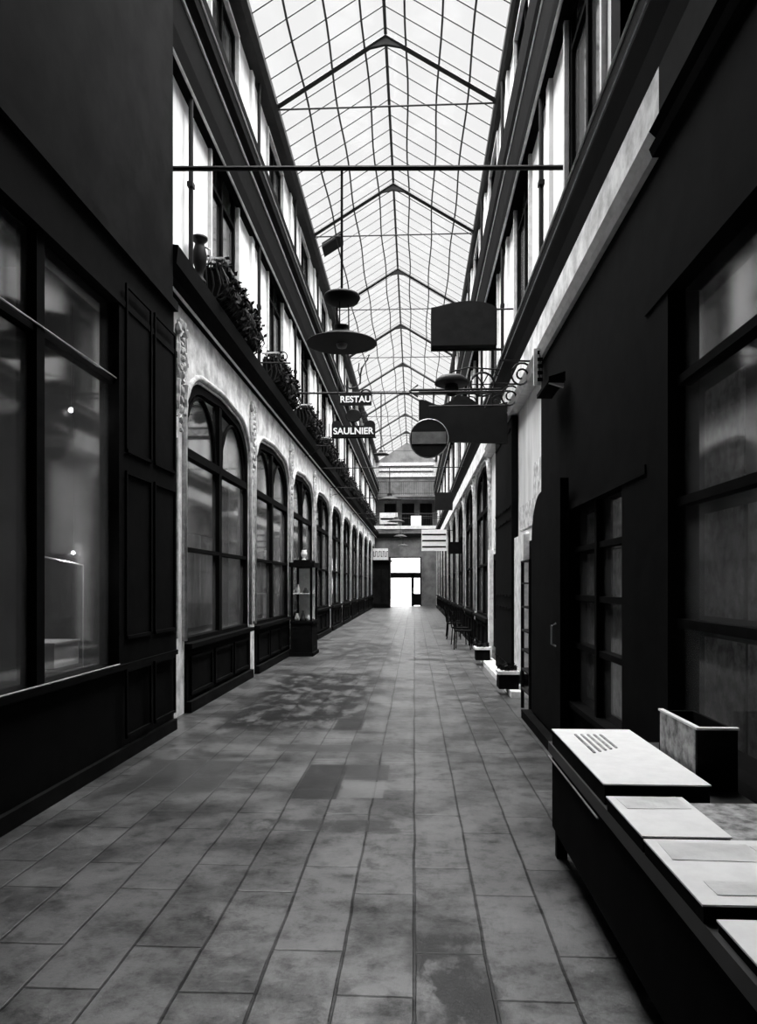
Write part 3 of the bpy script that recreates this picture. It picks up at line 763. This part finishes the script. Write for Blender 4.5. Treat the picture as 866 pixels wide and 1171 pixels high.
# white box and lamps in the left window
wb = empty('display_box', (-3.1, 6.06, 0.9), 'pale low box lying at the bottom of the left foreground window', 'box')
MB().box(-3.25, -2.96, 5.92, 6.36, 0.905, 1.10).build('body', 'white', wb)
MB().box(-3.26, -2.95, 5.91, 6.37, 1.10, 1.115).build('lid', 'white', wb)
shf = empty('window_shelf', (-2.9, 5.5, 1.7), 'dark shelf with small pale rim inside the left foreground window', 'shelf')
MB().box(-3.3, -2.86, 5.2, 6.4, 0.82, 0.90).build('shelf', 'dim', shf)
MB().tube([(-2.8, 5.25, 1.82), (-2.8, 6.1, 1.76)], 0.006, 5).tube([(-2.8, 5.25, 0.9), (-2.8, 5.25, 1.82)], 0.006, 5).tube([(-2.8, 6.1, 0.9), (-2.8, 6.1, 1.76)], 0.006, 5).build('rail', 'metal', shf)
def bulb_lamp(x, y, z, r, label, top, power=15):
    t = empty('light_bulb', (x, y, z), label, 'light bulb')
    MB().blob((x, y, z), r, 2).build('bulb', bulb, t, smooth=True)
    MB().tube([(x, y, z+r), (x, y, top)], 0.004, 5).build('cord', 'iron', t)
    ld = bpy.data.lights.new('bulb_light', 'POINT'); ld.energy = power; ld.shadow_soft_size = r
    lo = bpy.data.objects.new('bulb_light', ld); C.objects.link(lo); lo.parent = t; lo.location = (0, -r*1.6, -r*1.6)
bulb_lamp(-2.95, 6.2, 3.10, 0.022, 'small glowing bulb high in the left foreground window', 4.1, 12)
bulb_lamp(-2.79, 5.9, 1.86, 0.015, 'tiny glowing bulb just above the pale box in the left foreground window', 3.9, 22)
bulb_lamp(-3.42, 10.6, 2.42, 0.06, 'glowing bulb inside the nearest arched window on the left', 4.0)
bulb_lamp(-3.40, 10.75, 1.95, 0.025, 'tiny glowing bulb low inside the nearest arched window', 4.0)

sr = shopfront('shopfront', 1.5, 1, -2.0, 4.75, 4.22, [(-2.0,-1.7),(1.5,1.6),(3.2,3.28),(4.35,4.75)], 0.5, 3.3, [1.35,2.05,2.75], 'dark glazed shopfront at the right foreground behind the market table')
sr2 = shopfront('shopfront', 1.5, 1, 4.75, 8.8, 4.22, [(4.75,5.3),(6.15,6.22),(7.05,8.8)], 0.5, 2.3, [1.0,1.45,1.9], 'dark shopfront with small panes beyond the market table, right side')
# goods hung inside the panes
gi = 0
for (ya, yb, za, zb, mm) in [(5.35,6.1,1.95,2.28,'poster'),(5.35,6.1,1.5,1.88,'poster'),(5.35,6.1,1.05,1.43,'print_grey'),(6.25,7.0,1.95,2.25,'poster'),(6.25,7.0,1.5,1.88,'poster'),(6.6,7.0,1.05,1.43,'poster'),(5.35,6.1,0.55,0.98,'print_grey'),(6.25,7.0,0.55,0.98,'print_grey')]:
    row = {1.95:'top row', 1.5:'second row', 1.05:'third row', 0.55:'bottom row'}[za]
    col = 'nearer' if ya < 6 else 'farther'
    tag(MB().box(1.62, 1.63, ya, yb, za, zb).build('poster', mm), 'faded print in the %s, %s column of the small-paned right shopfront' % (row, col), 'poster', 'prints in the small-paned window'); gi += 1
k = 0
for (ya, yb, mm) in [(3.3,3.75,'print_grey'),(3.8,4.3,'poster'),(2.3,2.7,'poster'),(2.75,3.15,'print_grey'),(1.65,2.2,'print_grey')]:
    for (za, zb, rw) in [(2.12,2.7,'top'),(1.42,2.0,'middle'),(0.75,1.3,'low')]:
        if random.random() < 0.12: continue
        tag(MB().box(1.66, 1.67, ya, yb, za, zb).build('poster', 'print_grey'), 'dim print, %s row, %s column behind the market table glass' % (rw, ['fourth','farthest','second','third','nearest'][[3.3,3.8,2.3,2.75,1.65].index(ya)]), 'poster', 'dim prints in the right foreground window')
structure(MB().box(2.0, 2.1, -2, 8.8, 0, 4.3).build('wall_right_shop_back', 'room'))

# right, 8.8 to 15.3: dark shutters with pale weathered panels over them
structure(MB().box(1.60, 1.95, 8.8, 11.4, 2.2, 4.42).box(1.60, 1.95, 13.75, 15.3, 2.2, 4.42).build('wall_right_panel', 'plaster'))
dc = empty('shop_shutter', (1.58, 12.5, 0), 'tall black closed shutter between the two pale panels on the right', 'shutter')
MB().box(1.50, 1.60, 11.45, 13.7, 0.1, 4.20).build('leaf', 'black', dc)
mb = MB()
for j in range(5):
    a = 11.55 + j*0.43
    for z0, z1 in ((0.3,1.2),(1.4,2.6),(2.8,4.0)): mb.box(1.485, 1.50, a, a+0.35, z0, z0+0.03).box(1.485, 1.50, a, a+0.35, z1, z1+0.03)
mb.build('moulding', 'black', dc)
wh = structure(MB().box(1.52, 1.60, 10.35, 11.3, 0.35, 2.3).box(1.60, 1.95, 8.8, 10.35, 0, 0.35).build('trim_20', 'stone'))
dk = empty('shop_door', (1.6, 9.6, 0), 'dark recessed glazed shop door under the near pale panel on the right', 'door')
MB().box(1.6, 1.68, 8.8, 8.95, 0.35, 2.2).box(1.6, 1.68, 10.2, 10.35, 0.35, 2.2).box(1.6, 1.68, 8.95, 10.2, 0.35, 0.8).box(1.6, 1.68, 8.95, 10.2, 2.1, 2.2).box(1.6, 1.68, 9.5, 9.6, 0.8, 2.1).build('frame', 'black', dk)
MB().box(1.63, 1.64, 8.95, 10.2, 0.8, 2.1).build('pane', 'glass', dk)
dk = empty('shop_door', (1.6, 14.4, 0), 'dark shop door under the far pale panel on the right', 'door')
MB().box(1.6, 1.68, 13.7, 13.85, 0.35, 2.2).box(1.6, 1.68, 14.9, 15.0, 0.35, 2.2).box(1.6, 1.68, 13.85, 14.9, 0.35, 0.9).box(1.6, 1.68, 13.85, 14.9, 2.08, 2.2).build('frame', 'black', dk)
MB().box(1.63, 1.64, 13.85, 14.9, 0.9, 2.08).build('pane', 'glass', dk)
structure(MB().box(1.52, 1.60, 15.0, 15.3, 0.35, 2.3).build('trim_21', 'stone'))
structure(MB().box(1.95, 2.05, 8.8, 15.3, 0, 2.3).build('wall_right_door_back', 'room'))
# posters on the pale panels
pz = [(8.95,9.9,2.5,3.2,'torn pale poster low on the near pale panel'),(9.95,11.2,2.4,2.75,'wide pale notice at the foot of the near pale panel'),(13.85,14.9,2.3,2.9,'torn pale poster at the foot of the far pale panel')]
for a, b, z0, z1, lab in pz: tag(MB().box(1.585, 1.598, a, b, z0, z1).build('poster', 'poster'), lab, 'poster')
# doorsteps
structure(MB().box(1.36, 1.60, 10.4, 15.2, 0.0, 0.09).build('trim_22', 'stone'))
structure(MB().box(1.28, 1.50, 4.4, 8.9, 0.0, 0.10).build('trim_23', 'black'))
def tray(y, label):
    t = empty('planter_trough', (1.4, y, 0), label, 'planter')
    tg = MB().box(1.22, 1.50, y-0.25, y+0.1, 0.09, 0.30).build('trough', 'black', t)
    MB().box(1.20, 1.51, y-0.27, y+0.12, 0.30, 0.35).build('rim', 'stone', tg)
    mb = MB(); foliage(mb, 1.24, 1.48, y-0.23, y+0.08, 0.34, 0.42, 90); mb.build('plants', 'leaf', t)
t = tray(10.9, 'low black planter trough with pale rim at the foot of the nearer white post')
t = tray(14.9, 'low black planter trough with pale rim at the foot of the farther white post')

# postcard rack between table and white post
rk = empty('postcard_rack', (1.48, 9.3, 0), 'black postcard rack with rows of small pale cards against the right shopfront', 'rack')
MB().box(1.38, 1.42, 8.95, 8.99, 0, 1.9).box(1.38, 1.42, 9.60, 9.64, 0, 1.9).box(1.54, 1.58, 8.95, 8.99, 0, 1.9).box(1.54, 1.58, 9.60, 9.64, 0, 1.9).build('frame', 'iron', rk)
mb = MB()
for z in (0.25, 0.5, 0.75, 1.0, 1.3, 1.6, 1.88): mb.box(1.38, 1.58, 8.95, 9.64, z, z+0.02)
mb.build('shelf', 'iron', rk)
cn = 0
for z, rw in ((0.27,'lowest shelf'),(0.52,'second shelf'),(1.32,'fifth shelf'),(1.62,'top shelf')):
    for j, x in enumerate((1.43, 1.50)):
        c = tag(MB().box(x, x+0.065, 8.962, 8.98, z, z+0.14).build('postcard', 'paper'), 'pale postcard on the %s of the black rack, %s of the pair' % (rw, 'left' if j == 0 else 'right'), 'postcard', 'postcards on the black rack')

# dark standing advertising column, rounded top
cl = empty('shop_door', (1.45, 7.9, 0), 'black solid door with rounded head standing forward on the dark right shopfront', 'door')
pts = [(7.0,0.12),(8.7,0.12),(8.7,2.05)] + [(8.7-0.6+0.6*math.cos(a*PI/16), 2.05+0.55*math.sin(a*PI/16)) for a in range(1,9)] + [(7.0,2.6)]
lf = MB().prism(pts, 'x', 1.37, 1.45).build('leaf', 'black', cl)
MB().tube([(1.37, 7.2, 1.0), (1.33, 7.2, 1.02), (1.33, 7.2, 1.2), (1.37, 7.2, 1.22)], 0.012, 6).build('handle', 'metal', lf)

# ------------------------------------------------------------ market table and boxes, right foreground
mt = empty('market_table', (1.1, 3.0, 0), 'long dark market table carrying pale boxes along the right shopfront', 'table')
MB().box(0.80, 1.46, 1.2, 4.45, 0.60, 0.66).build('tabletop', 'wood', mt)
MB().box(0.82, 0.85, 1.22, 4.43, 0.16, 0.60).box(0.85, 1.44, 4.38, 4.41, 0.16, 0.60).box(0.85, 1.44, 1.22, 1.25, 0.16, 0.60).build('skirt', 'black', mt)
for (x, y) in ((0.86, 1.28), (1.40, 1.28), (0.86, 4.36), (1.40, 4.36)): MB().box(x-0.03, x+0.03, y-0.03, y+0.03, 0, 0.60).build('leg', 'black', mt)
MB().tube([(0.806, 3.28, 0.57), (0.806, 4.47, 0.57)], 0.005, 5).build('edge_trim', 'metal', mt)
def bin_box(x0, x1, y0, y1, z0, z1, label, m='white', lip=True):
    t = empty('print_box', ((x0+x1)/2, (y0+y1)/2, z0), label, 'box', 'pale boxes on the market table')
    bb = MB().box(x0, x1, y0, y1, z0, z1-0.006).build('box', 'dim', t)
    MB().box(x0-0.005, x1+0.005, y0-0.005, y1, z1-0.006, z1).build('lid', m, t)
    return t
b1 = bin_box(0.81, 1.25, 3.18, 4.37, 0.66, 0.75, 'large white box lid at the far end of the market table')
# leaflets on the far box
for j in range(5):
    x = 0.90 + j*0.035
    c = tag(MB().box(x, x+0.012, 3.75 + 0.03*j, 4.2, 0.750, 0.756).build('price_strip', 'print_grey'), 'thin grey strip on the far white box lid, %s from the left' % ['first','second','third','fourth','fifth'][j], 'strip', 'thin grey strips on the far white box')
b2 = bin_box(0.80, 1.10, 2.62, 3.10, 0.66, 0.72, 'middle white box just nearer than the large far lid')
b3 = bin_box(0.80, 1.44, 2.08, 2.60, 0.66, 0.715, 'wide white box across the near part of the table')
b5 = bin_box(0.82, 1.44, 1.55, 2.03, 0.66, 0.695, 'nearest pale box, mostly cut off by the frame at lower right')
def sheet(x0, x1, y0, y1, z, rot, label, m='film'):
    o = MB()
    n = 14
    for s in range(1):
        A = [[o.bm.verts.new((-(x1-x0)/2 + (x1-x0)*i/n, -(y1-y0)/2 + (y1-y0)*j/4, 0.0008*math.sin(i*0.9 + j*1.7))) for j in range(5)] for i in range(n+1)]
        for i in range(n):
            for j in range(4): o.bm.faces.new((A[i][j], A[i+1][j], A[i+1][j+1], A[i][j+1]))
    ob = o.build('paper_sheet', m, None); ob.location = ((x0+x1)/2, (y0+y1)/2, z); ob.rotation_euler = (0, 0, rot)
    md = ob.modifiers.new('t', 'SOLIDIFY'); md.thickness = 0.0008
    return tag(ob, label, 'sheet')
sheet(0.83, 1.08, 2.93, 3.09, 0.7215, 0.04, 'translucent sheet lying on the middle white box, far edge')
sheet(0.83, 1.12, 2.40, 2.56, 0.7165, -0.03, 'translucent sheet across the left of the wide white box')
sheet(0.86, 1.40, 2.14, 2.24, 0.7165, 0.02, 'narrow pale sheet along the near edge of the wide white box')
sheet(1.14, 1.42, 2.28, 2.55, 0.7165, 0.10, 'tilted pale sheet on the right of the wide white box')
sheet(0.95, 1.30, 1.66, 1.95, 0.6965, -0.1, 'grey printed sheet on the nearest box', 'print_grey')
ck = empty('crate', (1.36, 3.9, 0.66), 'dark open crate with pale rim at the back of the table by the shop glass', 'crate')
MB().box(1.28, 1.46, 3.40, 3.42, 0.66, 0.94).box(1.28, 1.46, 3.9, 3.92, 0.66, 0.94).box(1.445, 1.46, 3.42, 3.9, 0.66, 0.94).box(1.295, 1.445, 3.42, 3.9, 0.66, 0.68).build('crate_body', 'dim', ck)
MB().box(1.278, 1.295, 3.42, 3.9, 0.66, 0.94).build('side_board', 'print_grey', ck)
MB().box(1.275, 1.465, 3.395, 3.425, 0.94, 0.95).box(1.275, 1.30, 3.425, 3.92, 0.94, 0.95).build('rim', 'paper', ck)
fl = tag(MB().box(1.12, 1.44, 2.64, 3.12, 0.66, 0.69).build('portfolio', 'print_grey'), 'grey folder lying between the middle white box and the shop glass', 'folder')

# ------------------------------------------------------------ glass display case on the left
vc = empty('display_case', (-2.6, 16.7, 0), 'freestanding glass display case with dark base against the left wall', 'display case')
x0, x1, y0, y1 = -2.74, -2.26, 16.2, 17.1
MB().box(x0, x1, y0, y1, 0, 0.75).box(x0-0.02, x1+0.03, y0-0.03, y1+0.03, 0, 0.08).box(x0-0.01, x1+0.02, y0-0.02, y1+0.02, 0.72, 0.78).build('base', 'black', vc)
for (x, y) in ((x0, y0), (x1-0.05, y0), (x0, y1-0.05), (x1-0.05, y1-0.05)): MB().box(x, x+0.05, y, y+0.05, 0.78, 1.98).build('post', 'black', vc)
MB().box(x0-0.03, x1+0.05, y0-0.05, y1+0.05, 1.98, 2.08).box(x0+0.05, x1-0.05, y0+0.05, y1-0.05, 2.08, 2.14).build('roof', 'black', vc)
MB().box(x0+0.05, x1-0.05, y0+0.02, y1-0.02, 1.38, 1.395).build('shelf', 'white', vc)
MB().box(x0+0.05, x1-0.05, y0+0.01, y0+0.02, 0.78, 1.98).box(x1-0.03, x1-0.02, y0+0.05, y1-0.05, 0.78, 1.98).build('glass_pane', 'skyglass', vc)
MB().box(x0+0.06, x1-0.06, y1-0.06, y1-0.05, 0.8, 1.96).build('back_panel', 'paper', vc)
u2 = empty('urn', (-2.5, 16.6, 2.14), 'small pale urn standing on the roof of the glass display case', 'urn')
MB().lathe([(0.05,0),(0.05,0.02),(0.02,0.05),(0.06,0.1),(0.075,0.16),(0.05,0.2),(0.06,0.23),(0,0.23)], (-2.5, 16.6, 2.14), 14).build('body', 'stone', u2, smooth=True)
for j, (dx, z, w, h) in enumerate([(0.10,0.78,0.06,0.16),(0.22,0.78,0.05,0.22),(0.33,0.78,0.05,0.12),(0.12,1.395,0.05,0.2),(0.28,1.395,0.07,0.12)]):
    tag(MB().lathe([(w*0.8,0),(w,h*0.3),(w*0.6,h*0.7),(w*0.4,h*0.8),(w*0.5,h),(0,h)], (x0 + dx, 16.5 + 0.08*(j % 3), z), 12).build('vase', ['stone','disc','paper','stone','disc'][j], smooth=True),
        ['squat pale vase low at the left in the glass display case','tall grey vase in the middle of the case bottom','short pale vase low at the right in the case','tall pale vase on the shelf of the case','short grey vase on the shelf of the case'][j], 'vase')

# iron sign brackets high on the left wall
def left_bracket(y, z, L, label):
    t = empty('iron_bracket', (XL, y, z), label, 'bracket')
    MB().tube([(XL, y, z), (XL+L, y, z-0.02)], 0.014, 6).build('arm', 'iron', t)
    MB().tube([(XL, y, z-0.28), (XL+L*0.3, y, z-0.22), (XL+L*0.6, y, z-0.02)], 0.01, 6).build('brace', 'iron', t)
    MB().tube([(XL+L*0.8+0.07*math.cos(a), y, z+0.1+0.08*math.sin(a)) for a in [2*PI*i/14 for i in range(14)]], 0.012, 5, closed=True).build('ring', 'iron', t)
left_bracket(13.0, 5.55, 0.65, 'thin iron bracket with ring above the first pier relief on the left')
left_bracket(19.0, 5.2, 0.7, 'thin iron bracket with ring on the left wall past the lettered signs')
left_bracket(25.0, 4.9, 0.9, 'distant thin iron bracket with ring on the left wall')

# ------------------------------------------------------------ small signs deeper down the passage
def plate(x0, x1, y, z0, z1, m, label, lines=0, arm=None):
    t = empty('hanging_sign', ((x0+x1)/2, y, z0), label, 'sign')
    bd = MB().box(x0, x1, y-0.03, y+0.03, z0, z1).build('board', m, t)
    if lines:
        mb = MB(); h = (z1-z0)/(lines+0.5)
        for i in range(lines): mb.box(x0+0.03, x1-0.03, y-0.04, y-0.03, z0 + h*(i+0.55), z0 + h*(i+0.55) + h*0.25)
        mb.build('lettering', 'black', bd)
    MB().tube([(x1 if arm > 0 else x0, y, z1-0.04), (1.60 if arm > 0 else -2.85, y, z1-0.04)], 0.015, 5).build('bracket', 'iron', t)
plate(0.29, 1.31, 30, 2.95, 3.82, 'white', 'white sign with dark lines of writing hanging on the right before the far entrance', 3, 1)
plate(-0.18, 0.36, 38, 4.6, 5.12, 'white', 'small square white sign hanging near the middle before the footbridge', 0, 1)
plate(1.12, 1.58, 24.5, 2.6, 3.0, 'black', 'small black sign on the right wall by the arches', 0, 1)
plate(0.75, 1.4, 27, 4.3, 4.95, 'sign', 'dark square sign hanging on the right above the white lined sign', 0, 1)
plate(-1.55, -0.75, 33, 4.3, 4.8, 'paper', 'pale sign hanging in the left half of the distant passage', 1, -1)
# cafe furniture and planters by the right wall
def cafe_chair(x, y, rz, label):
    t = empty('cafe_chair', (x, y, 0), label, 'chair', 'dark cafe chairs along the right wall'); t.rotation_euler = (0, 0, rz)
    def ch(mb, n, m='black'): o = mb.build(n, m); o.parent = t; return o
    ch(MB().box(-0.2,0.2,-0.2,0.2,0.44,0.47), 'seat')
    for sx in (-1, 1):
        for sy in (-1, 1): ch(MB().tube([(sx*0.17, sy*0.17, 0.44), (sx*0.2, sy*0.2, 0)], 0.014, 6), 'leg')
    ch(MB().tube([(-0.19,0.19,0.46),(-0.19,0.24,0.86),(0,0.26,0.92),(0.19,0.24,0.86),(0.19,0.19,0.46)], 0.014, 6).box(-0.17,0.17,0.215,0.23,0.66,0.8), 'backrest')
for i, (x, y, r) in enumerate([(1.2, 18.2, 1.4), (1.2, 19.4, 1.7), (1.15, 21.6, 1.5), (1.2, 22.8, 1.4)]):
    cafe_chair(x, y, r, 'dark cafe chair by the right wall, %s of four from the near end' % ['first','second','third','last'][i])
pb = [(-2.62, 20.9, 'dark'), (-2.6, 25.0, 'dark')]
def aboard(x, y, label):
    t = empty('sandwich_board', (x, y, 0), label, 'sandwich board')
    for s, nm in ((-1, 'front_panel'), (1, 'rear_panel')):
        MB().prism([(y + s*0.02, 1.1), (y + s*0.22, 0), (y + s*0.25, 0), (y + s*0.05, 1.1)], 'x', x-0.25, x+0.25).build(nm, 'black', t)
    MB().prism([(y - 0.215, 0.3), (y - 0.222, 0.3), (y - 0.09, 0.98), (y-0.083, 0.98)], 'x', x-0.18, x+0.18).build('notice', 'paper', t)

# ------------------------------------------------------------ world, lights, camera
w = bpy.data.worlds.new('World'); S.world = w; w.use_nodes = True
N = w.node_tree.nodes; L = w.node_tree.links
bg = N['Background']
# overcast sky: even pale low down, boosted overhead, unseen, to light the walls
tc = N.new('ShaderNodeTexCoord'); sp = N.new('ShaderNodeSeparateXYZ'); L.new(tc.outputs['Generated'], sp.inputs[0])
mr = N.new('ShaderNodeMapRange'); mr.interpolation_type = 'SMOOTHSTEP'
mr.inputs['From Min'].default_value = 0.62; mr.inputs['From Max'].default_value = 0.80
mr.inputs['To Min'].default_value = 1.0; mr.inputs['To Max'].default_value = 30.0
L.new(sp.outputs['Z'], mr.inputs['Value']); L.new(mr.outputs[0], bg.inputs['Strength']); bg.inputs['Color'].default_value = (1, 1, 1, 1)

cam_d = bpy.data.cameras.new('Camera'); cam = bpy.data.objects.new('Camera', cam_d); C.objects.link(cam)
cam.location = (0, 0, 1.6)
cam.rotation_euler = (PI/2, 0, math.atan(41/842))
cam_d.sensor_width = 36; cam_d.sensor_fit = 'AUTO'; cam_d.lens = 842/1171*36
cam_d.shift_y = 82.5/1171
cam_d.clip_start = 0.05; cam_d.clip_end = 300
S.camera = cam
vs_ = S.view_settings; vs_.view_transform = 'Standard'; vs_.look = 'None'; vs_.gamma = 1; vs_.exposure = 0.0
vs_.use_curve_mapping = False
